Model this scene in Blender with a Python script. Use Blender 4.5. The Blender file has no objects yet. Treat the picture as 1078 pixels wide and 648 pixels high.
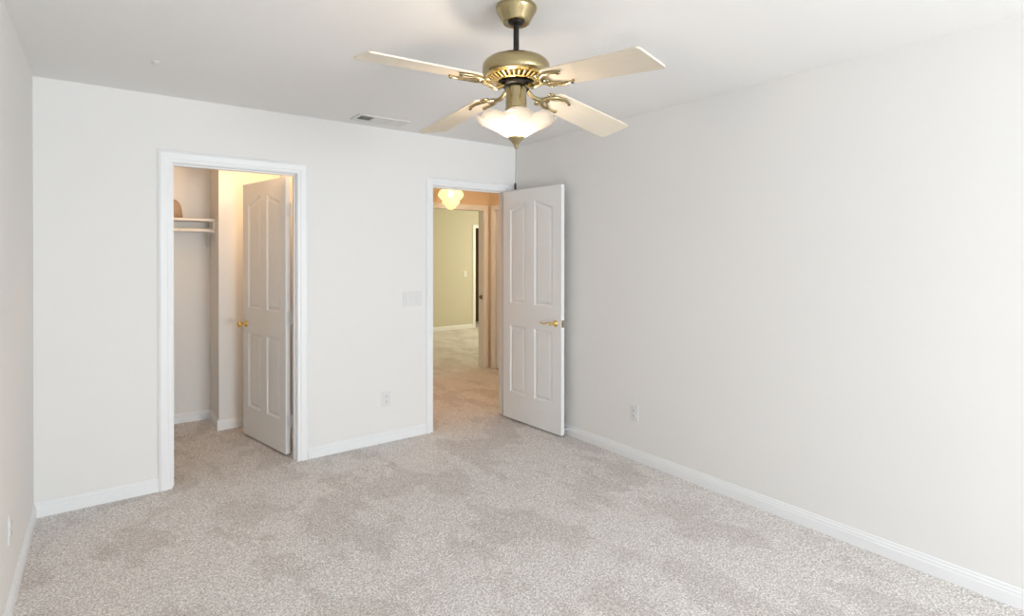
import bpy, bmesh, math, random
from mathutils import Vector, Matrix
from mathutils.geometry import tessellate_polygon
random.seed(4)
PI = math.pi
R = math.radians
scene = bpy.context.scene
COL = scene.collection

# ------------------------------------------------------------------ camera
F_PX, PITCH, ROLL, CY, CAM_H, YAW = 577.441, -0.0036689, 0.00052156, 270.992, 1.4522, 0.641558
cam_d = bpy.data.cameras.new('camera')
cam = bpy.data.objects.new('camera', cam_d)
COL.objects.link(cam)
cam_d.sensor_width = 36.0
cam_d.lens = F_PX / 1078 * 36.0
cam_d.shift_y = -(324 - CY) / 1078
cam_d.clip_start = 0.02
fw = Vector((math.sin(YAW), math.cos(YAW), 0)); rt = Vector((math.cos(YAW), -math.sin(YAW), 0)); up = Vector((0, 0, 1))
f2 = fw * math.cos(PITCH) + up * math.sin(PITCH)
u2 = up * math.cos(PITCH) - fw * math.sin(PITCH)
r3 = rt * math.cos(ROLL) + u2 * math.sin(ROLL)
u3 = u2 * math.cos(ROLL) - rt * math.sin(ROLL)
cam.matrix_world = Matrix(((r3.x, u3.x, -f2.x, 0), (r3.y, u3.y, -f2.y, 0), (r3.z, u3.z, -f2.z, CAM_H), (0, 0, 0, 1)))
scene.camera = cam

# ------------------------------------------------------------------ world, daylight, exposure
scene.view_settings.view_transform = 'Standard'
scene.view_settings.look = 'None'
scene.view_settings.exposure = 0.17
scene.view_settings.gamma = 1.0
scene.view_settings.use_curve_mapping = False
world = bpy.data.worlds.new('daylight_sky'); scene.world = world
world.use_nodes = True
world.node_tree.nodes['Background'].inputs[0].default_value = (0.62, 0.78, 1.0, 1)
world.node_tree.nodes['Background'].inputs[1].default_value = 0.4

def area(name, loc, target, sx, sy, power, color, spread=180):
    d = bpy.data.lights.new(name, 'AREA'); d.shape = 'RECTANGLE'
    d.size, d.size_y, d.energy, d.color = sx, sy, power, color
    d.spread = R(spread)
    o = bpy.data.objects.new(name, d); COL.objects.link(o)
    o.location = loc
    o.rotation_euler = (Vector(target) - Vector(loc)).to_track_quat('-Z', 'Y').to_euler()
    return o

def point(name, loc, power, color, radius=0.03):
    d = bpy.data.lights.new(name, 'POINT'); d.energy = power; d.color = color; d.shadow_soft_size = radius
    o = bpy.data.objects.new(name, d); COL.objects.link(o); o.location = loc
    return o

W_DAY = area('window_daylight', (1.75, -4.00, 1.15), (1.65, -1.5, 2.45), 2.2, 1.3, 186, (0.87, 0.94, 1.0))
SIDE_FILL = area('added_side_fill', (-0.50, -1.70, 1.40), (1.6, -0.9, 1.2), 1.7, 1.4, 6, (0.92, 0.96, 1.0))  # added fill through an invented side window, evens out the room
area('far_room_fill', (7.2, 7.6, 1.6), (4.5, 7.6, 1.2), 1.6, 1.4, 44, (1.0, 0.93, 0.68))  # unseen area light added to brighten the far room, no window built
FAN_BULB, HALL_BULB, P_CLOSET, P_HALL_FILL = 125.0, 8.0, 9.0, 12.0      # radiance of the two lit bulbs, watts of the closet lamp and the added hall fill

# ------------------------------------------------------------------ materials
def mat(name, color, rough=0.6, metal=0.0, bump=None, var=None, spec=None, coat=0.0):
    m = bpy.data.materials.new(name); m.use_nodes = True
    nt = m.node_tree; b = nt.nodes['Principled BSDF']
    b.inputs['Base Color'].default_value = (*color, 1)
    b.inputs['Roughness'].default_value = rough
    b.inputs['Metallic'].default_value = metal
    if spec is not None: b.inputs['Specular IOR Level'].default_value = spec
    b.inputs['Coat Weight'].default_value = coat
    tc = nt.nodes.new('ShaderNodeTexCoord')
    if var:
        sc, amt = var
        n = nt.nodes.new('ShaderNodeTexNoise'); n.inputs['Scale'].default_value = sc; n.inputs['Detail'].default_value = 3
        mx = nt.nodes.new('ShaderNodeMix'); mx.data_type = 'RGBA'
        mx.inputs['A'].default_value = (*[c * (1 - amt) for c in color], 1)
        mx.inputs['B'].default_value = (*[min(1, c * (1 + amt)) for c in color], 1)
        nt.links.new(tc.outputs['Object'], n.inputs['Vector'])
        nt.links.new(n.outputs['Fac'], mx.inputs['Factor'])
        nt.links.new(mx.outputs['Result'], b.inputs['Base Color'])
    if bump:
        sc, st, dist = bump
        n = nt.nodes.new('ShaderNodeTexNoise'); n.inputs['Scale'].default_value = sc; n.inputs['Detail'].default_value = 2
        bp = nt.nodes.new('ShaderNodeBump'); bp.inputs['Strength'].default_value = st; bp.inputs['Distance'].default_value = dist
        nt.links.new(tc.outputs['Object'], n.inputs['Vector'])
        nt.links.new(n.outputs['Fac'], bp.inputs['Height'])
        nt.links.new(bp.outputs['Normal'], b.inputs['Normal'])
    return m

M = {}
M['wall'] = mat('wall_paint', (0.888, 0.868, 0.842), 0.85, bump=(90, 0.10, 0.002), var=(1.2, 0.008), spec=0.2)
M['ceiling'] = mat('ceiling_paint', (0.925, 0.91, 0.89), 0.9, bump=(60, 0.12, 0.003), spec=0.15)
M['trim'] = mat('white_trim_enamel', (0.92, 0.92, 0.915), 0.42, var=(3, 0.006))
M['door'] = mat('white_door_enamel', (0.90, 0.895, 0.88), 0.45, bump=(140, 0.04, 0.001))
M['far_wall'] = mat('light_tinted_cream_paint', (0.69, 0.655, 0.53), 0.85, bump=(90, 0.1, 0.002), spec=0.2)  # cream wall with the room's yellowish light mixed into its colour
M['hall_wall'] = mat('lamp_tinted_hall_paint', (0.82, 0.66, 0.47), 0.85, bump=(90, 0.1, 0.002), spec=0.2)  # orange glow of the hall lamp put into the wall colour
M['brass'] = mat('polished_brass', (0.83, 0.60, 0.22), 0.18, 1.0, var=(8, 0.03))
M['antique'] = mat('antique_brass', (0.42, 0.345, 0.19), 0.19, 1.0, var=(5, 0.06))
M['antique_dark'] = mat('darkened_brass', (0.20, 0.155, 0.08), 0.35, 1.0, var=(20, 0.2))
M['bronze'] = mat('dark_bronze_rod', (0.035, 0.032, 0.030), 0.35, 0.7, var=(10, 0.1))
M['nickel'] = mat('satin_nickel', (0.85, 0.85, 0.84), 0.40, 0.25, var=(10, 0.03))
M['plastic'] = mat('white_switch_plastic', (0.82, 0.815, 0.80), 0.35, var=(6, 0.01))
M['slot'] = mat('dark_slot', (0.05, 0.05, 0.05), 0.6, var=(6, 0.1))
M['duct'] = mat('duct_shade_black', (0.05, 0.045, 0.035), 0.9, var=(20, 0.3))
M['vent'] = mat('vent_enamel', (0.78, 0.77, 0.74), 0.5, var=(6, 0.01))
M['shelf'] = mat('shelf_paint', (0.84, 0.80, 0.74), 0.5, var=(4, 0.01))
M['hat'] = mat('tan_felt', (0.45, 0.32, 0.22), 0.95, bump=(300, 0.3, 0.002), var=(60, 0.12))
M['brown'] = mat('dim_niche_brown', (0.22, 0.12, 0.06), 0.9, var=(4, 0.1))  # low light inside the doorway, put in as a brown colour
M['glasspane'] = mat('window_glass', (1, 1, 1), 0.0, var=(2, 0.001))
M['glasspane'].node_tree.nodes['Principled BSDF'].inputs['Transmission Weight'].default_value = 1.0

def blade_material():
    m = mat('bleached_wood_blade', (0.80, 0.73, 0.60), 0.42)
    nt = m.node_tree; b = nt.nodes['Principled BSDF']
    tc = nt.nodes.new('ShaderNodeTexCoord'); mp = nt.nodes.new('ShaderNodeMapping')
    mp.inputs['Scale'].default_value = (3, 60, 60)
    n = nt.nodes.new('ShaderNodeTexNoise'); n.inputs['Scale'].default_value = 2.0; n.inputs['Detail'].default_value = 5
    cr = nt.nodes.new('ShaderNodeValToRGB')
    cr.color_ramp.elements[0].color = (0.74, 0.645, 0.51, 1); cr.color_ramp.elements[1].color = (0.83, 0.75, 0.62, 1)
    nt.links.new(tc.outputs['Object'], mp.inputs['Vector']); nt.links.new(mp.outputs['Vector'], n.inputs['Vector'])
    nt.links.new(n.outputs['Fac'], cr.inputs['Fac']); nt.links.new(cr.outputs['Color'], b.inputs['Base Color'])
    return m
M['blade'] = blade_material()

def carpet_material():
    m = mat('mottled_beige_carpet', (0.5, 0.45, 0.4), 1.0, spec=0.05)
    nt = m.node_tree; L = nt.links.new; b = nt.nodes['Principled BSDF']
    tc = nt.nodes.new('ShaderNodeTexCoord')
    def noise(scale, detail=2, rough=0.5, stretch=None, rot=0):
        n = nt.nodes.new('ShaderNodeTexNoise'); n.inputs['Scale'].default_value = scale
        n.inputs['Detail'].default_value = detail; n.inputs['Roughness'].default_value = rough
        if stretch:
            mp = nt.nodes.new('ShaderNodeMapping'); mp.inputs['Scale'].default_value = stretch; mp.inputs['Rotation'].default_value = (0, 0, rot)
            L(tc.outputs['Object'], mp.inputs['Vector']); L(mp.outputs['Vector'], n.inputs['Vector'])
        else: L(tc.outputs['Object'], n.inputs['Vector'])
        return n
    def ramp(src, p0, c0, p1, c1):
        r = nt.nodes.new('ShaderNodeValToRGB'); e = r.color_ramp.elements
        e[0].position, e[0].color = p0, (*c0, 1); e[1].position, e[1].color = p1, (*c1, 1)
        L(src, r.inputs['Fac']); return r
    fine = noise(120, 5, 0.8)
    vor = nt.nodes.new('ShaderNodeTexVoronoi'); vor.inputs['Scale'].default_value = 150
    L(tc.outputs['Object'], vor.inputs['Vector'])
    sep = nt.nodes.new('ShaderNodeSeparateColor'); L(vor.outputs['Color'], sep.inputs[0])
    rnd = ramp(sep.outputs[0], 0.0, (0.74, 0.725, 0.715), 1.0, (1.16, 1.16, 1.16))
    tuft = ramp(fine.outputs['Fac'], 0.36, CARPET_DARK, 0.58, CARPET_LIGHT)
    def mul(a, bb, fac=1.0):
        x = nt.nodes.new('ShaderNodeMix'); x.data_type = 'RGBA'; x.blend_type = 'MULTIPLY'; x.inputs['Factor'].default_value = fac
        L(a, x.inputs['A']); L(bb, x.inputs['B']); return x
    # brushed pile: patches leaning one way or the other, with fairly crisp edges
    patch = noise(3.4, 5, 0.6, (1.0, 0.55, 1), R(-25))
    pr = ramp(patch.outputs['Fac'], 0.45, (0.93, 0.915, 0.905), 0.50, (1.05, 1.05, 1.05))
    patch2 = noise(9, 4, 0.6, (1.0, 0.5, 1), R(35))
    pr2 = ramp(patch2.outputs['Fac'], 0.36, (0.94, 0.93, 0.925), 0.44, (1.0, 1.0, 1.0))
    m1 = mul(tuft.outputs['Color'], pr.outputs['Color']); m2 = mul(m1.outputs['Result'], pr2.outputs['Color']); m2 = mul(m2.outputs['Result'], rnd.outputs['Color'])
    L(m2.outputs['Result'], b.inputs['Base Color'])
    bp = nt.nodes.new('ShaderNodeBump'); bp.inputs['Strength'].default_value = 0.45; bp.inputs['Distance'].default_value = 0.006
    L(fine.outputs['Fac'], bp.inputs['Height']); L(bp.outputs['Normal'], b.inputs['Normal'])
    return m
CARPET_DARK, CARPET_LIGHT = (0.42, 0.378, 0.352), (1.0, 0.965, 0.935)
M['carpet'] = carpet_material()

def shade_material(name, tint, emit, strength, clear=0.15):
    m = bpy.data.materials.new(name); m.use_nodes = True; nt = m.node_tree; L = nt.links.new
    nt.nodes.clear()
    out = nt.nodes.new('ShaderNodeOutputMaterial')
    tl = nt.nodes.new('ShaderNodeBsdfTranslucent'); tl.inputs[0].default_value = (*tint, 1)
    df = nt.nodes.new('ShaderNodeBsdfPrincipled'); df.inputs['Base Color'].default_value = (*tint, 1); df.inputs['Roughness'].default_value = 0.25
    tr = nt.nodes.new('ShaderNodeBsdfTransparent'); tr.inputs[0].default_value = (*tint, 1)
    em = nt.nodes.new('ShaderNodeEmission'); em.inputs[0].default_value = (*emit, 1); em.inputs[1].default_value = strength
    tc = nt.nodes.new('ShaderNodeTexCoord'); n = nt.nodes.new('ShaderNodeTexNoise'); n.inputs['Scale'].default_value = 14
    bp = nt.nodes.new('ShaderNodeBump'); bp.inputs['Strength'].default_value = 0.15; bp.inputs['Distance'].default_value = 0.01
    L(tc.outputs['Object'], n.inputs['Vector']); L(n.outputs['Fac'], bp.inputs['Height']); L(bp.outputs['Normal'], df.inputs['Normal'])
    m1 = nt.nodes.new('ShaderNodeMixShader'); m1.inputs[0].default_value = 0.45; L(tl.outputs[0], m1.inputs[1]); L(df.outputs[0], m1.inputs[2])
    m2 = nt.nodes.new('ShaderNodeMixShader'); m2.inputs[0].default_value = clear; L(m1.outputs[0], m2.inputs[1]); L(tr.outputs[0], m2.inputs[2])
    ad = nt.nodes.new('ShaderNodeAddShader'); L(m2.outputs[0], ad.inputs[0]); L(em.outputs[0], ad.inputs[1])
    L(ad.outputs[0], out.inputs[0])
    return m
M['fan_shade'] = shade_material('frosted_tulip_glass', (0.62, 0.60, 0.57), (1.0, 0.90, 0.74), 0.10, 0.40)
M['hall_shade'] = shade_material('yellow_opal_glass', (0.95, 0.86, 0.64), (1.0, 0.82, 0.45), 0.38, 0.15)
def emitter(name, color, strength):
    m = bpy.data.materials.new(name); m.use_nodes = True; nt = m.node_tree; nt.nodes.clear()
    out = nt.nodes.new('ShaderNodeOutputMaterial'); em = nt.nodes.new('ShaderNodeEmission')
    em.inputs[0].default_value = (*color, 1); em.inputs[1].default_value = strength; nt.links.new(em.outputs[0], out.inputs[0]); return m
M['bulb'] = emitter('lit_warm_bulb', (1.0, 0.80, 0.62), FAN_BULB)
M['hall_bulb'] = emitter('lit_hall_bulb', (1.0, 0.85, 0.60), HALL_BULB)

# ------------------------------------------------------------------ mesh helpers
def finish(name, bm, m, parent=None, smooth=False, recalc=True):
    if recalc: bmesh.ops.recalc_face_normals(bm, faces=bm.faces)
    me = bpy.data.meshes.new(name); bm.to_mesh(me); bm.free()
    if m is not None: me.materials.append(m)
    if smooth:
        for p in me.polygons: p.use_smooth = True
    o = bpy.data.objects.new(name, me); COL.objects.link(o)
    if parent is not None: o.parent = parent
    return o

def box(bm, x0, x1, y0, y1, z0, z1, mtx=None, bevel=0.0):
    vs = [bm.verts.new((x, y, z)) for x in (x0, x1) for y in (y0, y1) for z in (z0, z1)]
    fs = [(0, 1, 3, 2), (4, 6, 7, 5), (0, 4, 5, 1), (2, 3, 7, 6), (0, 2, 6, 4), (1, 5, 7, 3)]
    faces = [bm.faces.new([vs[i] for i in f]) for f in fs]
    if bevel > 0:
        es = list({e for f in faces for e in f.edges})
        r = bmesh.ops.bevel(bm, geom=es, offset=bevel, segments=2, affect='EDGES', profile=0.6)
        vs = list({v for v in vs if v.is_valid} | {v for v in r['verts']} | {v for f in r['faces'] for v in f.verts})
    if mtx is not None:
        for v in vs:
            if v.is_valid: v.co = mtx @ v.co
    return vs

def boxes(name, lst, m, parent=None, bevel=0.0, mtx=None):
    bm = bmesh.new()
    for b in lst: box(bm, *b, mtx=mtx, bevel=bevel)
    return finish(name, bm, m, parent)

def lathe(bm, prof, seg=48, center=(0, 0, 0), wobble=None, mtx=None, caps=True):
    rings = []
    for i, (r, z) in enumerate(prof):
        ring = []
        for k in range(seg):
            a = 2 * PI * k / seg
            rr, zz = (r, z) if wobble is None else wobble(r, z, a, i)
            co = Vector((rr * math.cos(a), rr * math.sin(a), zz))
            co = (mtx @ co) if mtx is not None else co + Vector(center)
            ring.append(bm.verts.new(co))
        rings.append(ring)
    for a, b in zip(rings, rings[1:]):
        for k in range(seg):
            bm.faces.new((a[k], a[(k + 1) % seg], b[(k + 1) % seg], b[k]))
    if caps:
        bm.faces.new(rings[0]); bm.faces.new(list(reversed(rings[-1])))
    return rings

def tube(bm, pts, rad, seg=10, closed=False, flat=None):
    """round tube through points; rad is a number or list; flat squashes along z"""
    pts = [Vector(p) for p in pts]; n = len(pts)
    rads = rad if isinstance(rad, (list, tuple)) else [rad] * n
    rings = []; prev = None
    for i, p in enumerate(pts):
        if closed: t = pts[(i + 1) % n] - pts[i - 1]
        else: t = pts[min(i + 1, n - 1)] - pts[max(i - 1, 0)]
        t.normalize()
        if prev is None:
            ref = Vector((0, 0, 1)) if abs(t.z) < 0.9 else Vector((1, 0, 0))
            u = t.cross(ref).normalized()
        else:
            u = (prev - t * prev.dot(t)).normalized()
        prev = u; v = t.cross(u).normalized()
        ring = []
        for k in range(seg):
            a = 2 * PI * k / seg
            d = (u * math.cos(a) + v * math.sin(a)) * rads[i]
            if flat: d.z *= flat
            ring.append(bm.verts.new(p + d))
        rings.append(ring)
    m = n if closed else n - 1
    for i in range(m):
        a, b = rings[i], rings[(i + 1) % n]
        for k in range(seg): bm.faces.new((a[k], a[(k + 1) % seg], b[(k + 1) % seg], b[k]))
    if not closed:
        bm.faces.new(list(reversed(rings[0]))); bm.faces.new(rings[-1])

def spline(pts, n=8):
    P = [Vector(p) for p in pts]; P = [P[0] * 2 - P[1]] + P + [P[-1] * 2 - P[-2]]
    out = []
    for i in range(1, len(P) - 2):
        for j in range(n):
            t = j / n
            a, b, c, d = P[i - 1], P[i], P[i + 1], P[i + 2]
            out.append(0.5 * ((2 * b) + (c - a) * t + (2 * a - 5 * b + 4 * c - d) * t * t + (3 * b - a - 3 * c + d) * t ** 3))
    out.append(P[-2]); return out

def empty(name, loc=(0, 0, 0), rz=0.0):
    o = bpy.data.objects.new(name, None); COL.objects.link(o); o.location = loc; o.rotation_euler = (0, 0, rz)
    o.empty_display_size = 0.1
    return o
def tag(o, label, cat, group=None, kind=None):
    if label: o['label'] = label
    if cat: o['category'] = cat
    if group: o['group'] = group
    if kind: o['kind'] = kind
    return o
def struct(o, label=None, cat=None):
    o['kind'] = 'structure'
    if label: o['label'] = label
    if cat: o['category'] = cat
    return o

# ------------------------------------------------------------------ room dimensions
X0, X1, YB, YW = -0.306, 3.032, 4.009, 4.120        # left wall, right wall, back wall front and rear faces
H = 2.44; YR = -3.80
CL, CR = 0.350, 1.099          # closet opening (inside the jambs)
BL_, BR_ = 2.182, 2.925        # bedroom door opening
HEAD = 2.028
JT = 0.018                     # jamb board thickness
HX, HY, HYB = 4.03, 5.88, 5.995   # hall right wall, hall end wall front and rear
HL, HR = 3.12, 3.934           # hall end doorway
FY, FL, FR = 9.30, 6.03, 6.79  # far room's back wall and its doorway

floor = boxes('floor', [(-1.2, 7.8, YR - 0.15, 10.3, -0.08, 0.0)], M['carpet'])
struct(floor, 'mottled beige cut-pile carpet covering the bedroom, closet and hall floor', 'floor')
ceil = boxes('ceiling', [(-1.2, 7.8, YR - 0.15, 10.3, H, H + 0.08)], M['ceiling'])
struct(ceil, 'flat off-white ceiling above the bedroom', 'ceiling')

SY0, SY1 = -2.65, -0.75
struct(boxes('wall_left', [(X0 - 0.11, X0, YR - 0.12, SY0, 0, H), (X0 - 0.11, X0, SY1, YB, 0, H), (X0 - 0.11, X0, SY0, SY1, 0, 0.65), (X0 - 0.11, X0, SY0, SY1, 2.15, H)], M['wall']), 'plain white bedroom wall at the far left of the photo', 'wall')
struct(boxes('wall_right', [(X1, X1 + 0.11, YR - 0.12, YB, 0, H)], M['wall']), 'long plain white bedroom wall on the right of the photo', 'wall')
struct(boxes('wall_back', [
    (-0.72, CL - JT, YB, YW, 0, H), (CR + JT, BL_ - JT, YB, YW, 0, H), (BR_ + JT, HX, YB, YW, 0, H),
    (CL - JT, CR + JT, YB, YW, HEAD + JT, H), (BL_ - JT, BR_ + JT, YB, YW, HEAD + JT, H)], M['wall']),
    'white bedroom wall that holds the closet doorway and the hall doorway', 'wall')
WX0, WX1, WZ0, WZ1 = -0.15, 2.88, 0.45, 2.25
struct(boxes('wall_rear', [
    (X0, WX0, YR - 0.12, YR, 0, H), (WX1, X1, YR - 0.12, YR, 0, H),
    (WX0, WX1, YR - 0.12, YR, 0, WZ0), (WX0, WX1, YR - 0.12, YR, WZ1, H)], M['wall']), 'window wall of the bedroom behind the camera', 'wall')
win = boxes('window_1', [
    (WX0, WX0 + 0.05, YR - 0.10, YR - 0.04, WZ0, WZ1), (WX1 - 0.05, WX1, YR - 0.10, YR - 0.04, WZ0, WZ1),
    (WX0, WX1, YR - 0.10, YR - 0.04, WZ0, WZ0 + 0.05), (WX0, WX1, YR - 0.10, YR - 0.04, WZ1 - 0.05, WZ1),
    (1.345, 1.385, YR - 0.10, YR - 0.04, WZ0, WZ1)], M['trim'])
struct(win, 'white framed sliding window in the rear bedroom wall', 'window')

win2 = boxes('window_added', [
    (X0 - 0.09, X0 - 0.03, SY0, SY0 + 0.05, 0.65, 2.15), (X0 - 0.09, X0 - 0.03, SY1 - 0.05, SY1, 0.65, 2.15),
    (X0 - 0.09, X0 - 0.03, SY0, SY1, 0.65, 0.70), (X0 - 0.09, X0 - 0.03, SY0, SY1, 2.10, 2.15),
    (X0 - 0.09, X0 - 0.03, -1.72, -1.68, 0.65, 2.15)], M['trim'])
struct(win2, 'added white framed window in the left bedroom wall, out of view', 'window')  # invented window, put in to let extra light onto the right wall

# closet
struct(boxes('wall_closet_back', [(-0.72, 0.775, 5.53, 5.64, 0, H), (0.775, 1.90, 5.11, 5.64, 0, H)], M['wall']),
       'closet back wall with a projecting corner', 'wall')
struct(boxes('wall_closet_left', [(-0.11, 0.0, YW, 5.53, 0, H)], M['wall']), 'side wall at the left end of the closet', 'wall')
struct(boxes('wall_closet_right', [(1.26, 1.36, YW, 5.11, 0, H)], M['wall']), 'side wall just behind the open closet door', 'wall')
# hall
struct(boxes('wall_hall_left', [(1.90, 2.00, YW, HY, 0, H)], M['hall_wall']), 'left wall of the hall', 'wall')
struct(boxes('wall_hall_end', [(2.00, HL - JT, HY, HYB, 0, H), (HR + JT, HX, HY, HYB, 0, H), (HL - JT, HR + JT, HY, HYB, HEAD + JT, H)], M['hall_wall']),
       'hall end wall around the doorway to the olive-lit room', 'wall')
WD0, WD1 = 5.02, 5.775
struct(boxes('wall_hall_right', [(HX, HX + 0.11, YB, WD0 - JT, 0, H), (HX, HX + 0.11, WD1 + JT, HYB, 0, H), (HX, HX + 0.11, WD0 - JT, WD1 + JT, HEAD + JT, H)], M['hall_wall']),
       'right-hand hall wall seen as a sliver beside the open bedroom door', 'wall')
# far room
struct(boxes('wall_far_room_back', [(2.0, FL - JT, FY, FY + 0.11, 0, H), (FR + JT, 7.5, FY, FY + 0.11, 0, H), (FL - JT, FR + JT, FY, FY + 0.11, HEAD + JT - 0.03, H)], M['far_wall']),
       'back wall of the room beyond the hall, yellowish light in its colour', 'wall')
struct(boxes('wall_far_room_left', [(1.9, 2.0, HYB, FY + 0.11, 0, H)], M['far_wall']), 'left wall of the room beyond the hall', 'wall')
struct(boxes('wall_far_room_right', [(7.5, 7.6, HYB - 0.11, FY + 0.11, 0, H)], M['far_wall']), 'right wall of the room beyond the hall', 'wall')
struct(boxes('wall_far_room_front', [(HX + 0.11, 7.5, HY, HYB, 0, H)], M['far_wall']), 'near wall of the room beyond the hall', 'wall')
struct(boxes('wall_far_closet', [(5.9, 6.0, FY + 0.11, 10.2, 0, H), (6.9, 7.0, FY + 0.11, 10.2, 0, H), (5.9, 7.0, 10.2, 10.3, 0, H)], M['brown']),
       'unlit space inside the farthest doorway, its dimness coloured dark brown', 'wall')

# ------------------------------------------------------------------ mouldings
BASE_PROF = [(0.0, 0.0), (0.013, 0.0), (0.013, 0.050), (0.010, 0.054), (0.010, 0.064), (0.006, 0.068), (0.005, 0.078), (0.002, 0.082), (0.0, 0.082)]
def baseboard(name, runs, label, m=None):
    """runs: (start, end, normal) in plan"""
    bm = bmesh.new()
    for a, b, n in runs:
        a = Vector((*a, 0)); b = Vector((*b, 0)); n = Vector((*n, 0))
        ra = [bm.verts.new(a + n * t + Vector((0, 0, z))) for t, z in BASE_PROF]
        rb = [bm.verts.new(b + n * t + Vector((0, 0, z))) for t, z in BASE_PROF]
        for i in range(len(BASE_PROF)):
            j = (i + 1) % len(BASE_PROF); bm.faces.new((ra[i], ra[j], rb[j], rb[i]))
        bm.faces.new(ra); bm.faces.new(list(reversed(rb)))
    return struct(finish(name, bm, m or M['trim']), label, 'baseboard')
CW = 0.066
baseboard('baseboard_left', [((X0, YR), (X0, YB), (1, 0))], 'white baseboard along the left bedroom wall')
baseboard('baseboard_right', [((X1, YR), (X1, YB), (-1, 0))], 'white baseboard running the length of the right bedroom wall')
baseboard('baseboard_back', [((X0, YB), (CL - 0.004 - CW - 0.006, YB), (0, -1)), ((CR + 0.004 + CW + 0.006, YB), (BL_ - 0.004 - CW, YB), (0, -1))],
          'white baseboard either side of the closet doorway')
baseboard('baseboard_closet', [((0.0, 5.53), (0.775, 5.53), (0, -1)), ((0.775, 5.11), (0.775, 5.53), (-1, 0)), ((0.762, 5.11), (1.26, 5.11), (0, -1))],
          'white baseboard following the stepped closet wall')
baseboard('baseboard_far_room', [((2.0, FY), (FL - CW, FY), (0, -1))], 'baseboard of the olive-lit wall beyond the hall')

CAS = [(0, 0), (0, 0.009), (0.003, 0.011), (0.016, 0.011), (0.021, 0.0145), (0.044, 0.0165), (0.052, 0.0165), (0.060, 0.012), (0.066, 0.008), (0.066, 0)]
def casing(name, o, u, n, a, b, head, label, width=0.066, parent=None):
    """door casing around an opening from a to b along u on the wall plane through o with outward normal n"""
    o, u, n = Vector(o), Vector(u), Vector(n); k = width / 0.066
    rv = 0.004
    bm = bmesh.new(); rings = []
    for (s, z, ds, dz) in ((a - rv, 0, -1, 0), (a - rv, head + rv, -1, 1), (b + rv, head + rv, 1, 1), (b + rv, 0, 1, 0)):
        rings.append([bm.verts.new(o + u * (s + ds * w * k) + Vector((0, 0, z + dz * w * k)) + n * d) for w, d in CAS])
    for r1, r2 in zip(rings, rings[1:]):
        for i in range(len(CAS)):
            j = (i + 1) % len(CAS); bm.faces.new((r1[i], r1[j], r2[j], r2[i]))
    bm.faces.new(rings[0]); bm.faces.new(list(reversed(rings[-1])))
    return struct(finish(name, bm, M['trim'], parent), label, 'trim' if label else None)
def jamb(name, x0, x1, y0, y1, head, label, stop=None):
    L = [(x0 - JT, x0, y0, y1, 0, head + JT), (x1, x1 + JT, y0, y1, 0, head + JT), (x0, x1, y0, y1, head, head + JT)]
    if stop:
        s0, s1 = stop
        L += [(x0, x0 + 0.010, s0, s1, 0, head), (x1 - 0.010, x1, s0, s1, 0, head), (x0 + 0.010, x1 - 0.010, s0, s1, head - 0.010, head)]
    return struct(boxes(name, L, M['trim']), label, 'trim')
casing('trim_1', (0, YB, 0), (1, 0, 0), (0, -1, 0), CL, CR, HEAD, 'white moulded casing around the closet doorway', 0.073)
casing('trim_2', (0, YB, 0), (1, 0, 0), (0, -1, 0), BL_, BR_, HEAD, 'white moulded casing around the doorway to the hall', 0.062)
jamb('trim_3', CL, CR, YB - 0.002, YW + 0.002, HEAD, 'white jamb lining the closet doorway', (4.040, 4.078))
jamb('trim_4', BL_, BR_, YB - 0.002, YW + 0.002, HEAD, 'white jamb lining the doorway to the hall', (4.052, 4.090))
casing('trim_5', (0, HY, 0), (1, 0, 0), (0, -1, 0), HL, HR, HEAD, 'cream casing around the doorway at the end of the hall')
jamb('trim_6', HL, HR, HY - 0.002, HYB + 0.002, HEAD, 'cream jamb lining the doorway at the end of the hall')
casing('trim_7', (HX, 0, 0), (0, 1, 0), (-1, 0, 0), WD0, WD1, HEAD, 'cream casing of the door on the right side of the hall', 0.062)
casing('trim_8', (0, FY, 0), (1, 0, 0), (0, -1, 0), FL, FR, 2.0, 'pale casing of the farthest doorway in the olive-lit wall', 0.075)
# casing mating pieces on the closet side and hall side
casing('trim_9', (0, YW, 0), (1, 0, 0), (0, 1, 0), CL, CR, HEAD, 'white casing on the closet side of the closet doorway')

# ------------------------------------------------------------------ doors
DW, DH, DT = 0.73, 2.008, 0.035
PANELS = [[(0.095, 1.035), (0.303, 1.035), (0.303, 1.915), (0.095, 1.850)],
          [(0.412, 1.035), (0.630, 1.035), (0.630, 1.850), (0.412, 1.920)],
          [(0.095, 0.250), (0.303, 0.250), (0.303, 0.838), (0.095, 0.838)],
          [(0.412, 0.250), (0.630, 0.250), (0.630, 0.838), (0.412, 0.838)]]
def offset_poly(P, d):
    n = len(P); out = []
    for i in range(n):
        p0, p1, p2 = Vector(P[i - 1]), Vector(P[i]), Vector(P[(i + 1) % n])
        e1 = (p1 - p0).normalized(); e2 = (p2 - p1).normalized()
        n1 = Vector((-e1.y, e1.x)); n2 = Vector((-e2.y, e2.x))
        b = (n1 + n2).normalized(); k = d / max(0.2, b.dot(n1))
        out.append(tuple(p1 + b * k))
    return out
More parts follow.
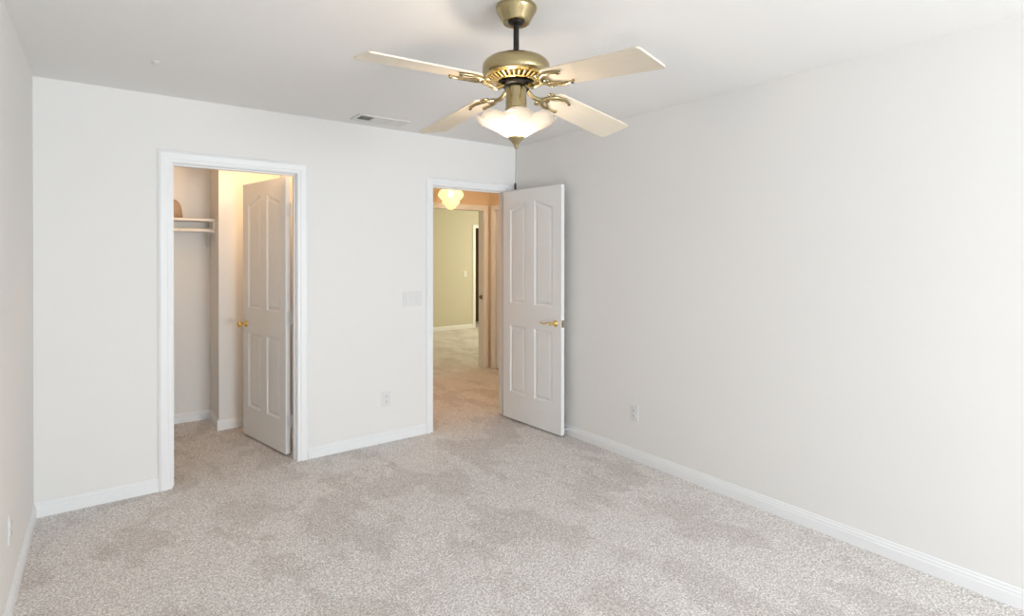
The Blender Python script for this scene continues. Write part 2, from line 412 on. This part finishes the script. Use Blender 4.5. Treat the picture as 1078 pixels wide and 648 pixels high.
def door_leaf(name, z0=0.014, parent=None):
    """door in local space: s = +x from the hinge, thickness along +y (0..DT), z up; panels on both faces"""
    bm = bmesh.new()
    o_ = [(0.0, z0), (DW, z0), (DW, DH + z0), (0.0, DH + z0)]
    polys3 = [[Vector((*p, 0)) for p in o_]] + [[Vector((*p, 0)) for p in reversed(Pn)] for Pn in PANELS]
    flat = [v for pl in polys3 for v in pl]
    tris = tessellate_polygon(polys3)
    for y in (0.0, DT):
        vs = [bm.verts.new((v.x, y, v.y)) for v in flat]
        for t in tris:
            bm.faces.new([vs[i] for i in t])
    ov = [[bm.verts.new((p[0], y, p[1])) for p in o_] for y in (0.0, DT)]
    for i in range(4):
        j = (i + 1) % 4; bm.faces.new((ov[0][i], ov[0][j], ov[1][j], ov[1][i]))
    bmesh.ops.remove_doubles(bm, verts=bm.verts, dist=1e-5)
    return finish(name, bm, M['door'], parent)
def door_panels(root):
    steps = [(0.0, 0.0), (0.003, 0.0035), (0.008, 0.0055), (0.013, 0.0095), (0.020, 0.0095), (0.036, 0.0035), (0.040, 0.003)]
    for Pn in PANELS:
        bm = bmesh.new()
        for face in (0, 1):
            rings = []
            for off, dep in steps:
                y = dep if face == 0 else DT - dep
                rings.append([bm.verts.new((q[0], y, q[1])) for q in offset_poly(Pn, off)])
            for a, b in zip(rings, rings[1:]):
                for i in range(4):
                    j = (i + 1) % 4; bm.faces.new((a[i], a[j], b[j], b[i]))
            bm.faces.new(rings[-1])
        finish('panel', bm, M['door'], root)

def lever(root, s, z, yface, ny, m):
    """lever handle pointing to the hinge; ny = -1 or +1 gives the side it sticks out of"""
    mt = Matrix.Translation((s, yface, z)) @ Matrix.Rotation(R(90) * (1 if ny < 0 else -1), 4, 'X')
    bm = bmesh.new()
    lathe(bm, [(0.027, 0), (0.027, 0.004), (0.024, 0.008), (0.014, 0.012), (0.011, 0.016), (0.010, 0.045), (0.013, 0.050), (0.012, 0.058), (0.004, 0.062)], 28, mtx=mt)
    y = yface + ny * 0.052
    pts = spline([(s, y, z), (s - 0.025, y + ny * .002, z + 0.007), (s - 0.055, y, z + 0.002), (s - 0.085, y, z - 0.007), (s - 0.115, y, z - 0.003), (s - 0.132, y, z + 0.007)], 6)
    n = len(pts)
    tube(bm, pts, [0.0070 - 0.0032 * i / (n - 1) for i in range(n)], 10)
    return finish('door_handle', bm, m, root, smooth=True)
def knob(root, s, z, yface, ny, m):
    mt = Matrix.Translation((s, yface, z)) @ Matrix.Rotation(R(90) * (1 if ny < 0 else -1), 4, 'X')
    bm = bmesh.new()
    lathe(bm, [(0.028, 0), (0.028, 0.004), (0.024, 0.008), (0.013, 0.012), (0.010, 0.018), (0.010, 0.034), (0.016, 0.039), (0.024, 0.046),
               (0.0265, 0.054), (0.024, 0.062), (0.017, 0.067), (0.006, 0.069)], 28, mtx=mt)
    return finish('door_knob', bm, m, root, smooth=True)
def hinge(root, z, m, sign):
    """barrel and two leaves at the hinge edge, on the face y = DT when sign > 0, else y = 0"""
    bm = bmesh.new()
    yb = DT + 0.004 if sign > 0 else -0.004
    lathe(bm, [(0.0035, -0.049), (0.0058, -0.046), (0.0058, 0.046), (0.0035, 0.049)], 14, center=(-0.0035, yb, z))
    box(bm, -0.0018, 0.0, 0.004, DT - 0.002, z - 0.045, z + 0.045)
    return finish('hinge', bm, m, root)

# bedroom door (hinge at the right jamb, swung back against the right wall)
def orient(o, A, B, flip):
    """place a door root: local +x from A to B in plan; local +y to its left, or to its right when flip"""
    d = (Vector(B) - Vector(A)).normalized()
    o.location = (A[0], A[1], 0); o.rotation_euler = (0, 0, math.atan2(d.y, d.x))
A, B = (2.888, 3.996), (2.930, 3.27)
d1 = empty('door_1'); orient(d1, A, B, False)     # local +y points to the right wall
struct(d1, 'white four-panel bedroom door standing open against the right wall', 'door')
door_leaf('door_slab', 0.014, d1); door_panels(d1)
lever(d1, 0.667, 0.905, 0.0, -1, M['brass'])['label'] = 'brass lever handle'
bmh = bmesh.new()
lathe(bmh, [(0.027, 0), (0.027, 0.004), (0.02, 0.009), (0.011, 0.012), (0.010, 0.03), (0.018, 0.034), (0.018, 0.042), (0.006, 0.045)], 24,
      mtx=Matrix.Translation((0.667, DT, 0.905)) @ Matrix.Rotation(R(-90), 4, 'X'))
finish('door_knob', bmh, M['brass'], d1, smooth=True)
boxes('latch_plate', [(DW, DW + 0.0015, 0.006, DT - 0.006, 0.876, 0.934), (DW, DW + 0.009, 0.012, DT - 0.012, 0.896, 0.914)], M['antique'], d1)['label'] = 'brass latch plate'
for z in (0.25, 1.0, 1.78): hinge(d1, z, M['nickel'], 1)

# closet door (hinge at the right jamb, swung into the closet); local +y must point to the camera's right
A, B = (1.060, 4.150), (0.915, 4.860)
d2 = empty('door_2')
struct(d2, 'white four-panel closet door swung open into the closet', 'door')
d2.location = (A[0], A[1], 0)
dd = (Vector(B) - Vector(A)).normalized()
d2.rotation_euler = (0, 0, math.atan2(dd.y, dd.x)); d2.scale = (1, 1, 1)
# thickness lies to the right of A->B: build leaf with mirrored y
def mirror_y(o):
    for v in o.data.vertices: v.co.y = -v.co.y
    o.data.flip_normals()
before = set(bpy.data.objects)      # parts built from here on get mirrored
door_leaf('door_slab', 0.014, d2); door_panels(d2)
knob(d2, 0.667, 0.905, 0.0, -1, M['brass'])['label'] = 'round brass knob'
knob(d2, 0.667, 0.905, DT, 1, M['brass'])['label'] = 'round brass knob'
boxes('latch_plate', [(DW, DW + 0.0015, 0.006, DT - 0.006, 0.876, 0.934)], M['antique'], d2)['label'] = 'brass latch plate'
for z in (0.248, 1.002, 1.783): hinge(d2, z, M['nickel'], 1)['label'] = 'silver butt hinge'
for o in set(bpy.data.objects) - before: mirror_y(o)
# jamb side hinge leaves of the closet door
jl = boxes('trim_hinge_leaf', [(CR - 0.0018, CR, 4.086, 4.121, z - 0.045, z + 0.045) for z in (0.248, 1.002, 1.783)], M['nickel'])
struct(jl, 'silver hinge leaves let into the closet jamb', 'trim')

# closed door on the hall's right wall, seen as a bright sliver
d3 = empty('door_3', (HX + 0.025, WD0 + 0.012, 0), R(90))
struct(d3, 'closed pale door seen as a bright sliver past the open bedroom door', 'door')
before = set(bpy.data.objects)
door_leaf('door_slab', 0.014, d3); door_panels(d3)
for o in set(bpy.data.objects) - before: mirror_y(o)
knob(d3, 0.063, 0.905, 0.0, 1, M['brass'])
jb = boxes('trim_10', [(HX - 0.002, HX + 0.112, WD0 - JT, WD0, 0, HEAD + JT), (HX - 0.002, HX + 0.112, WD1, WD1 + JT, 0, HEAD + JT), (HX - 0.002, HX + 0.112, WD0, WD1, HEAD, HEAD + JT)], M['trim'])
struct(jb, 'jamb around the closed door on the right of the hall', 'trim')

# latch strike in the jamb of the hall end doorway
bm = bmesh.new()
box(bm, HR - 0.002, HR, 5.905, 5.935, 0.885, 0.945)
lathe(bm, [(0.020, 0), (0.020, 0.004), (0.010, 0.010), (0.006, 0.012)], 16, mtx=Matrix.Translation((HR - 0.002, 5.955, 0.915)) @ Matrix.Rotation(R(-90), 4, 'Y'))
strike = finish('strike_plate', bm, M['antique_dark'])
tag(strike, 'dark brass strike plate on the right jamb of the doorway at the hall end', 'strike plate')

# door stop on the right baseboard
ds = empty('door_stop', (X1 - 0.013, 3.287, 0.052))
tag(ds, 'small white spring door stop on the baseboard behind the open bedroom door', 'door stop')
bm = bmesh.new()
lathe(bm, [(0.010, 0), (0.010, 0.004), (0.004, 0.006)], 16, mtx=Matrix.Rotation(R(-90), 4, 'Y'))
pts = [Vector((-0.004 - 0.030 * i / 96, 0.0045 * math.cos(i * 2 * PI / 12), 0.0045 * math.sin(i * 2 * PI / 12))) for i in range(97)]
tube(bm, pts, 0.0014, 6)
finish('spring', bm, M['plastic'], ds)
bm = bmesh.new(); lathe(bm, [(0.005, 0.031), (0.007, 0.034), (0.007, 0.042), (0.005, 0.045)], 16, mtx=Matrix.Rotation(R(-90), 4, 'Y'))
finish('rubber_tip', bm, M['plastic'], ds)

# ------------------------------------------------------------------ ceiling fan
fan = empty('ceiling_fan', (1.3176, 1.7368, 0))
tag(fan, 'antique brass ceiling fan with four cream blades and a lit glass bowl', 'ceiling fan')
bm = bmesh.new()
lathe(bm, [(0.078, 2.4398), (0.0815, 2.434), (0.0815, 2.427), (0.078, 2.418), (0.072, 2.408), (0.062, 2.390), (0.057, 2.380), (0.054, 2.374), (0.050, 2.3715), (0.044, 2.374), (0.03, 2.377)], 56)
finish('canopy', bm, M['antique'], fan, smooth=True)
bm = bmesh.new()
lathe(bm, [(0.034, 2.380), (0.032, 2.372), (0.022, 2.366), (0.013, 2.364)], 32)
cp = finish('hanger_ball', bm, M['bronze'], fan, smooth=True)
bm = bmesh.new()
lathe(bm, [(0.0112, 2.372), (0.0112, 2.262), (0.016, 2.260), (0.016, 2.242)], 24)
box(bm, 0.010, 0.030, -0.0025, 0.0025, 2.252, 2.257)
finish('downrod', bm, M['bronze'], fan, smooth=False)
bm = bmesh.new()
lathe(bm, [(0.018, 2.2455), (0.060, 2.241), (0.092, 2.234), (0.113, 2.226), (0.125, 2.217), (0.132, 2.207), (0.134, 2.198), (0.134, 2.172), (0.131, 2.165), (0.124, 2.160), (0.116, 2.160)], 72)
finish('motor_housing', bm, M['antique'], fan, smooth=True)
# slotted vent ring under the motor: ribs round a dark core
bm = bmesh.new()
lathe(bm, [(0.112, 2.164), (0.078, 2.1445), (0.050, 2.1435)], 60)
finish('motor_core', bm, M['bronze'], fan)
bm = bmesh.new()
lathe(bm, [(0.122, 2.160), (0.119, 2.1565), (0.110, 2.1535), (0.106, 2.156), (0.112, 2.162)], 72, caps=False)
lathe(bm, [(0.084, 2.143), (0.080, 2.1385), (0.074, 2.1375), (0.070, 2.141)], 60, caps=False)
for k in range(30):
    a = 2 * PI * k / 30
    mt = Matrix.Rotation(a, 4, 'Z')
    c0, c1 = 0.0078, 0.0050
    vs = []
    for (r, z, w) in ((0.112, 2.1555, c0), (0.080, 2.1400, c1)):
        for dz in (0.0, 0.005):
            for sgn in (-1, 1): vs.append(bm.verts.new(mt @ Vector((r, sgn * w, z + dz))))
    for f in ((0, 1, 5, 4), (2, 6, 7, 3), (0, 4, 6, 2), (1, 3, 7, 5)): bm.faces.new([vs[i] for i in f])
finish('vent_ring', bm, M['brass'], fan)
bm = bmesh.new()
lathe(bm, [(0.050, 2.144), (0.062, 2.138), (0.066, 2.134), (0.066, 2.128), (0.060, 2.123), (0.046, 2.120), (0.040, 2.119)], 60)
finish('flywheel', bm, M['bronze'], fan, smooth=True)
bm = bmesh.new()
lathe(bm, [(0.036, 2.120), (0.041, 2.116), (0.041, 2.036), (0.044, 2.033), (0.044, 2.020), (0.036, 2.016), (0.034, 2.006), (0.028, 2.004)], 48)
finish('switch_housing', bm, M['antique'], fan, smooth=False)
for p in fan.children[-1].data.polygons: p.use_smooth = True

# blades: plan angle, tip radius, pitch, root and tip height (they sag a little, as in the photo)
BLADES = [(178.63, 0.635, -8.99, 2.127, 2.114), (91.55, 0.661, -10.73, 2.110, 2.059),
          (6.54, 0.663, -11.85, 2.106, 2.046), (-86.62, 0.649, -10.29, 2.110, 2.060)]
BW = 0.1544
def blade_mesh(rt, lift=0.0):
    out = []
    w = BW / 2
    r0 = 0.185
    def arc(cx, cy, r, a0, a1, n=5):
        return [(cx + r * math.cos(R(a0 + (a1 - a0) * i / n)), cy + r * math.sin(R(a0 + (a1 - a0) * i / n))) for i in range(n + 1)]
    c = 0.016; w0 = w * 0.86
    out += arc(rt - c, -w + c, c, -90, 0) + arc(rt - c, w - c, c, 0, 90)
    out += arc(r0 + 0.03, w0 - 0.03, 0.03, 90, 180) + arc(r0 + 0.03, -w0 + 0.03, 0.03, 180, 270)
    bm = bmesh.new(); t = 0.003
    a = [bm.verts.new((x, y, -t)) for x, y in out]; b = [bm.verts.new((x, y, t)) for x, y in out]
    n = len(out)
    for i in range(n): bm.faces.new((a[i], a[(i + 1) % n], b[(i + 1) % n], b[i]))
    bm.faces.new(list(reversed(a))); bm.faces.new(b)
    return bm
for ang, rtip, pit, zr, zt in BLADES:
    slope = math.atan2(zt - zr, rtip - 0.2)
    base = Matrix.Rotation(R(ang), 4, 'Z') @ Matrix.Translation((0.2, 0, zr)) @ Matrix.Rotation(-slope, 4, 'Y') @ Matrix.Rotation(R(pit), 4, 'X') @ Matrix.Translation((-0.2, 0, 0))
    bl = finish('blade', blade_mesh(rtip), M['blade'], fan)
    bl.matrix_local = base
    # scrolled bracket under the blade root
    bm = bmesh.new()
    zf = -0.0085
    hub = base.inverted() @ (Matrix.Rotation(R(ang), 4, 'Z') @ Vector((0.060, 0, 2.121)))
    hub2 = base.inverted() @ (Matrix.Rotation(R(ang), 4, 'Z') @ Vector((0.095, 0, 2.100)))
    stem = spline([hub, hub2, (0.128, 0, zf - 0.012), (0.158, 0, zf - 0.004)], 6)
    tube(bm, stem, [0.0092] * len(stem), 10)
    for sg in (-1, 1):
        # long outer prong with a curled back end
        pr = spline([(0.150, 0.0, zf - 0.004), (0.168, sg * 0.026, zf - 0.003), (0.195, sg * 0.044, zf), (0.230, sg * 0.050, zf), (0.262, sg * 0.044, zf), (0.280, sg * 0.036, zf)], 7)
        n = len(pr); tube(bm, pr, [0.0078 - 0.0020 * i / (n - 1) for i in range(n)], 10)
        cu = [(0.163 + 0.0, sg * 0.040, zf)]
        sp = [Vector((0.160 + 0.020 * (1 - i / 30) * math.cos(sg * (R(-60) + i * R(15))), sg * 0.036 + 0.020 * (1 - i / 30) * math.sin(sg * (R(-60) + i * R(15))) * 1.0, zf)) for i in range(26)]
        tube(bm, sp, [0.0060 - 0.002 * i / 25 for i in range(26)], 8)
        inn = spline([(0.158, 0.0, zf - 0.002), (0.182, sg * 0.010, zf), (0.206, sg * 0.026, zf), (0.222, sg * 0.036, zf), (0.236, sg * 0.044, zf)], 6)
        tube(bm, inn, 0.0038, 8)
    lathe(bm, [(0.012, -0.006), (0.014, -0.002), (0.014, 0.002), (0.010, 0.004)], 20, center=(0.176, 0, zf))
    br = finish('blade_bracket', bm, M['antique'], fan, smooth=True); br.matrix_local = base
    for (sx, sy) in ((0.272, 0.040), (0.272, -0.040)):
        bs = bmesh.new(); lathe(bs, [(0.0075, 0.0), (0.0065, -0.003), (0.003, -0.005)], 14, center=(sx, sy, zf - 0.003))
        so = finish('screw', bs, M['antique_dark'], br, smooth=True)

# light kit: scalloped tulip bowl, finial, bulb, pull chain
NSC = 8
def scallop(r, z, a, i):
    k = max(0.0, min(1.0, (r - 0.05) / 0.10))
    lob = abs(math.cos(NSC / 2 * (a - R(12)))) ** 0.7
    return r * (1 + 0.07 * k * k * (lob - 0.6)), z + 0.021 * k ** 3 * (lob - 0.62)
SH = [(0.024, 1.919), (0.040, 1.924), (0.060, 1.935), (0.080, 1.948), (0.100, 1.958), (0.115, 1.966), (0.127, 1.973), (0.137, 1.980), (0.145, 1.985), (0.151, 1.989), (0.157, 1.990)]
bm = bmesh.new()
lathe(bm, SH + [(0.1555, 1.993)] + [(r - 0.0045, z + 0.0035) for r, z in reversed(SH[:-1])], 128, wobble=scallop, caps=False)
finish('glass_bowl', bm, M['fan_shade'], fan, smooth=True)['label'] = 'frosted white scalloped glass bowl, lit'
bm = bmesh.new()
lathe(bm, [(0.006, 1.930), (0.030, 1.924), (0.033, 1.919), (0.029, 1.913), (0.020, 1.905), (0.013, 1.896), (0.0085, 1.889), (0.0065, 1.886), (0.0085, 1.883), (0.0075, 1.878), (0.003, 1.875)], 40)
finish('finial', bm, M['antique'], fan, smooth=True)
bm = bmesh.new()
bmesh.ops.create_uvsphere(bm, u_segments=24, v_segments=16, radius=0.031)
for v in bm.verts: v.co = Vector((v.co.x - 0.020, v.co.y + 0.012, v.co.z * 1.15 + 1.972))
finish('light_bulb', bm, M['bulb'], fan, smooth=True)
bm = bmesh.new(); lathe(bm, [(0.004, 2.012), (0.004, 1.925)], 12); finish('lamp_stem', bm, M['antique'], fan)
bm = bmesh.new()
z = 1.876
tube(bm, [(0.0, 0, z), (-0.0008, 0.0005, 1.80), (-0.0026, 0.002, 1.738)], 0.0006, 6)
k = 0
while z > 1.742:
    k += 1; z -= 0.0045
    f = (1.876 - z) / 0.138
    lathe(bm, [(0.0004, -0.0011), (0.0011, 0), (0.0004, 0.0011)], 6, center=(-0.0026 * f, 0.002 * f, z))
ch = finish('pull_chain', bm, M['antique_dark'], fan)
bm = bmesh.new(); lathe(bm, [(0.0015, 1.742), (0.004, 1.737), (0.0052, 1.724), (0.0045, 1.716), (0.002, 1.714)], 16, center=(-0.0028, 0.002, 0))
finish('chain_bob', bm, M['bronze'], ch, smooth=True)

# ------------------------------------------------------------------ ceiling air register
vent = empty('ceiling_vent', (1.6265, 3.780, H))
tag(vent, 'white three-section air register in the ceiling near the back wall', 'air vent')
x0, x1, y0, y1 = -0.1925, 0.1925, -0.092, 0.092
secs = [(-0.168, -0.070), (-0.050, 0.054), (0.074, 0.168)]
ya, yb = -0.060, 0.060
L = [(x0, x1, y0, ya, -0.008, 0), (x0, x1, yb, y1, -0.008, 0)]
xs = [x0] + [v for s in secs for v in s] + [x1]
for i in range(0, len(xs), 2): L.append((xs[i], xs[i + 1], ya, yb, -0.008, 0))
boxes('register_frame', L, M['vent'], vent)
boxes('duct_shade_sheet', [(x0 + 0.01, x1 - 0.01, ya - 0.01, yb + 0.01, -0.0012, -0.0002)], M['duct'], vent)  # dark sheet below the ceiling, painted as the shade behind the louvers
for si, (a, b) in enumerate(secs):
    n = 7
    for k in range(n):
        cy = ya + (yb - ya) * (k + 0.5) / n
        tilt, hw = ((13, 0.0030), (-22, 0.0070), (-14, 0.0076))[si]      # first bank stands open, the others are turned down
        mt = Matrix.Translation(((a + b) / 2, cy, -0.0048)) @ Matrix.Rotation(R(tilt), 4, 'X')
        bm = bmesh.new(); box(bm, -(b - a) / 2, (b - a) / 2, -hw, hw, -0.0004, 0.0004, mtx=mt)
        finish('louver', bm, M['vent'], vent)
# small plug in the ceiling
bm = bmesh.new(); lathe(bm, [(0.020, H), (0.019, H - 0.004), (0.010, H - 0.006), (0.006, H - 0.012), (0.003, H - 0.013)], 24, center=(0.221, 3.335, 0))
tag(finish('ceiling_plug', bm, M['vent'], smooth=True), 'tiny white round cap on the ceiling above the closet doorway', 'ceiling plug')

# ------------------------------------------------------------------ outlets and switches
def wall_mtx(loc, n):
    """local x along the wall, local y out of the wall, z up"""
    n = Vector((*n, 0)); u = Vector((n.y, -n.x, 0))
    return Matrix(((u.x, n.x, 0, loc[0]), (u.y, n.y, 0, loc[1]), (0, 0, 1, loc[2]), (0, 0, 0, 1)))
def outlet(loc, n, label):
    e = empty('wall_outlet'); e.matrix_world = wall_mtx(loc, n)
    tag(e, label, 'outlet', 'duplex wall outlets')
    boxes('cover_plate', [(-0.035, 0.035, 0, 0.0055, -0.0575, 0.0575)], M['plastic'], e, bevel=0.002)
    for zc in (-0.0195, 0.0195):
        bm = bmesh.new()
        lathe(bm, [(0.0165, 0.0), (0.0165, 0.0075), (0.0155, 0.0085)], 24, mtx=Matrix.Translation((0, 0, zc)) @ Matrix.Rotation(R(-90), 4, 'X'))
        sk = finish('socket', bm, M['plastic'], e)
        boxes('slot', [(-0.0075, -0.0055, 0.0080, 0.0090, zc - 0.001, zc + 0.008), (0.0055, 0.0075, 0.0080, 0.0090, zc - 0.001, zc + 0.007), (-0.002, 0.002, 0.0080, 0.0090, zc - 0.010, zc - 0.006)], M['slot'], sk)
    bm = bmesh.new(); lathe(bm, [(0.003, 0.0), (0.003, 0.0062), (0.001, 0.0068)], 10, mtx=Matrix.Rotation(R(-90), 4, 'X')); finish('screw', bm, M['plastic'], e)
    return e
outlet((1.770, YB, 0.337), (0, -1), 'white wall outlet low on the back wall between the two doorways')
outlet((X1, 2.601, 0.333), (-1, 0), 'white wall outlet low on the long right wall')
outlet((X0, 3.003, 0.345), (1, 0), 'white wall outlet low on the left wall at the photo edge')
sw = empty('light_switch'); sw.matrix_world = wall_mtx((1.995, YB, 1.105), (0, -1))
tag(sw, 'white triple light switch plate left of the hall doorway', 'light switch')
boxes('cover_plate', [(-0.0825, 0.0825, 0, 0.0055, -0.0585, 0.0585)], M['plastic'], sw, bevel=0.002)
for k in (-1, 0, 1):
    boxes('switch_frame', [(k * 0.046 - 0.0185, k * 0.046 + 0.0185, 0.005, 0.0066, -0.035, 0.035)], M['plastic'], sw)
    boxes('rocker', [(-0.0155, 0.0155, -0.002, 0.003, -0.032, 0.032)], M['plastic'], sw, bevel=0.001,
          mtx=Matrix.Translation((k * 0.046, 0.0075, 0)) @ Matrix.Rotation(R(4 if k else -4), 4, 'X'))
s2 = empty('light_switch'); s2.matrix_world = wall_mtx((5.78, FY, 1.09), (0, -1))
tag(s2, 'small single light switch on the olive-lit wall seen through the doorways', 'light switch')
boxes('cover_plate', [(-0.035, 0.035, 0, 0.0055, -0.0585, 0.0585)], M['plastic'], s2, bevel=0.002)
boxes('rocker', [(-0.0155, 0.0155, 0.004, 0.010, -0.032, 0.032)], M['plastic'], s2)

# ------------------------------------------------------------------ closet shelf and rod
sh = empty('closet_shelf', (0, 0, 0))
tag(sh, 'cream closet shelf with a round hanging rod below it', 'shelf')
SZ = 1.742
boxes('shelf_board', [(0.001, 0.774, 5.245, 5.529, SZ, SZ + 0.019)], M['shelf'], sh, bevel=0.001)
boxes('back_cleat', [(0.001, 0.755, 5.511, 5.529, SZ - 0.066, SZ - 0.0005)], M['shelf'], sh)
boxes('end_cleat', [(0.755, 0.774, 5.250, 5.529, SZ - 0.066, SZ - 0.0005)], M['shelf'], sh)
bm = bmesh.new()
box(bm, 0.736, 0.750, 5.506, 5.511, 1.52, SZ - 0.001)
box(bm, 0.736, 0.750, 5.27, 5.511, SZ - 0.006, SZ - 0.001)
tube(bm, [(0.743, 5.506, 1.54), (0.743, 5.40, 1.615), (0.743, 5.325, 1.665)], 0.006, 8)
tube(bm, spline([(0.743, 5.325, 1.665), (0.743, 5.315, 1.648), (0.743, 5.296, 1.640), (0.743, 5.280, 1.650), (0.743, 5.277, 1.668)], 5), 0.0045, 8)
finish('shelf_bracket', bm, M['shelf'], sh)
bm = bmesh.new()
box(bm, 0.7725, 0.7745, 5.275, 5.325, 1.57, SZ - 0.067)
finish('rod_plate', bm, M['shelf'], sh)
rx = Matrix.Translation((0, 5.298, 1.664)) @ Matrix.Rotation(R(90), 4, 'Y')
bm = bmesh.new(); lathe(bm, [(0.0165, 0.002), (0.0165, 0.757)], 24, mtx=rx); finish('hanging_rod', bm, M['shelf'], sh)
bm = bmesh.new(); lathe(bm, [(0.023, 0.752), (0.030, 0.768), (0.030, 0.7722)], 24, mtx=rx); finish('rod_socket', bm, M['shelf'], sh)

# rounded tan thing resting at the left of the shelf
hat = empty('hat', (0.430, 5.385, SZ + 0.019))
tag(hat, 'tan domed hat resting on the closet shelf by the doorway edge', 'hat')
bm = bmesh.new()
lathe(bm, [(0.115, 0.006), (0.112, 0.05), (0.105, 0.09), (0.094, 0.125), (0.075, 0.150), (0.045, 0.164), (0.012, 0.168)], 40)
finish('crown', bm, M['hat'], hat, smooth=True)
bm = bmesh.new(); lathe(bm, [(0.112, 0.009), (0.140, 0.004), (0.139, 0.000), (0.112, 0.0)], 40); finish('brim', bm, M['hat'], hat)

# ------------------------------------------------------------------ lamps of the closet and hall, and an added hall fill
cl = empty('closet_ceiling_light', (1.10, 4.42, H))
tag(cl, 'small round ceiling light inside the closet behind its door', 'ceiling light')
bm = bmesh.new(); lathe(bm, [(0.09, 0), (0.09, -0.018), (0.08, -0.022)], 32); finish('base', bm, M['trim'], cl)
bm = bmesh.new(); lathe(bm, [(0.078, -0.022), (0.080, -0.04), (0.065, -0.07), (0.03, -0.085), (0.004, -0.088)], 32); finish('glass_dome', bm, M['hall_shade'], cl, smooth=True)
point('closet_light', (1.10, 4.42, H - 0.16), P_CLOSET, (1.0, 0.66, 0.36), 0.05)

hl = empty('hall_ceiling_light', (3.157, 5.38, 0))
tag(hl, 'lit yellow stepped glass ceiling light in the hall beyond the bedroom door', 'ceiling light')
bm = bmesh.new()
lathe(bm, [(0.055, 2.262), (0.070, 2.240), (0.078, 2.222), (0.105, 2.198), (0.130, 2.172), (0.144, 2.145), (0.141, 2.122), (0.122, 2.098), (0.102, 2.078), (0.094, 2.066),
           (0.100, 2.056), (0.098, 2.046), (0.084, 2.032), (0.066, 2.020), (0.061, 2.013), (0.060, 2.005), (0.050, 1.992), (0.034, 1.979), (0.016, 1.969), (0.004, 1.966)], 56, caps=False)
finish('glass_shade', bm, M['hall_shade'], hl, smooth=True)
bm = bmesh.new()
lathe(bm, [(0.075, H), (0.075, H - 0.01), (0.060, H - 0.025), (0.012, H - 0.035), (0.010, 2.31), (0.05, 2.295), (0.062, 2.28), (0.062, 2.258), (0.054, 2.256)], 40)
finish('stem_and_fitter', bm, M['antique'], hl, smooth=False)
bm = bmesh.new(); bmesh.ops.create_uvsphere(bm, u_segments=20, v_segments=12, radius=0.032)
for v in bm.verts: v.co.z = v.co.z * 1.3 + 2.15
finish('light_bulb', bm, M['hall_bulb'], hl, smooth=True)

# added fill light that brightens the hall, out of view, without a fixture
point('hall_fill', (3.32, 4.42, 2.15), P_HALL_FILL, (1.0, 0.70, 0.45), 0.08)
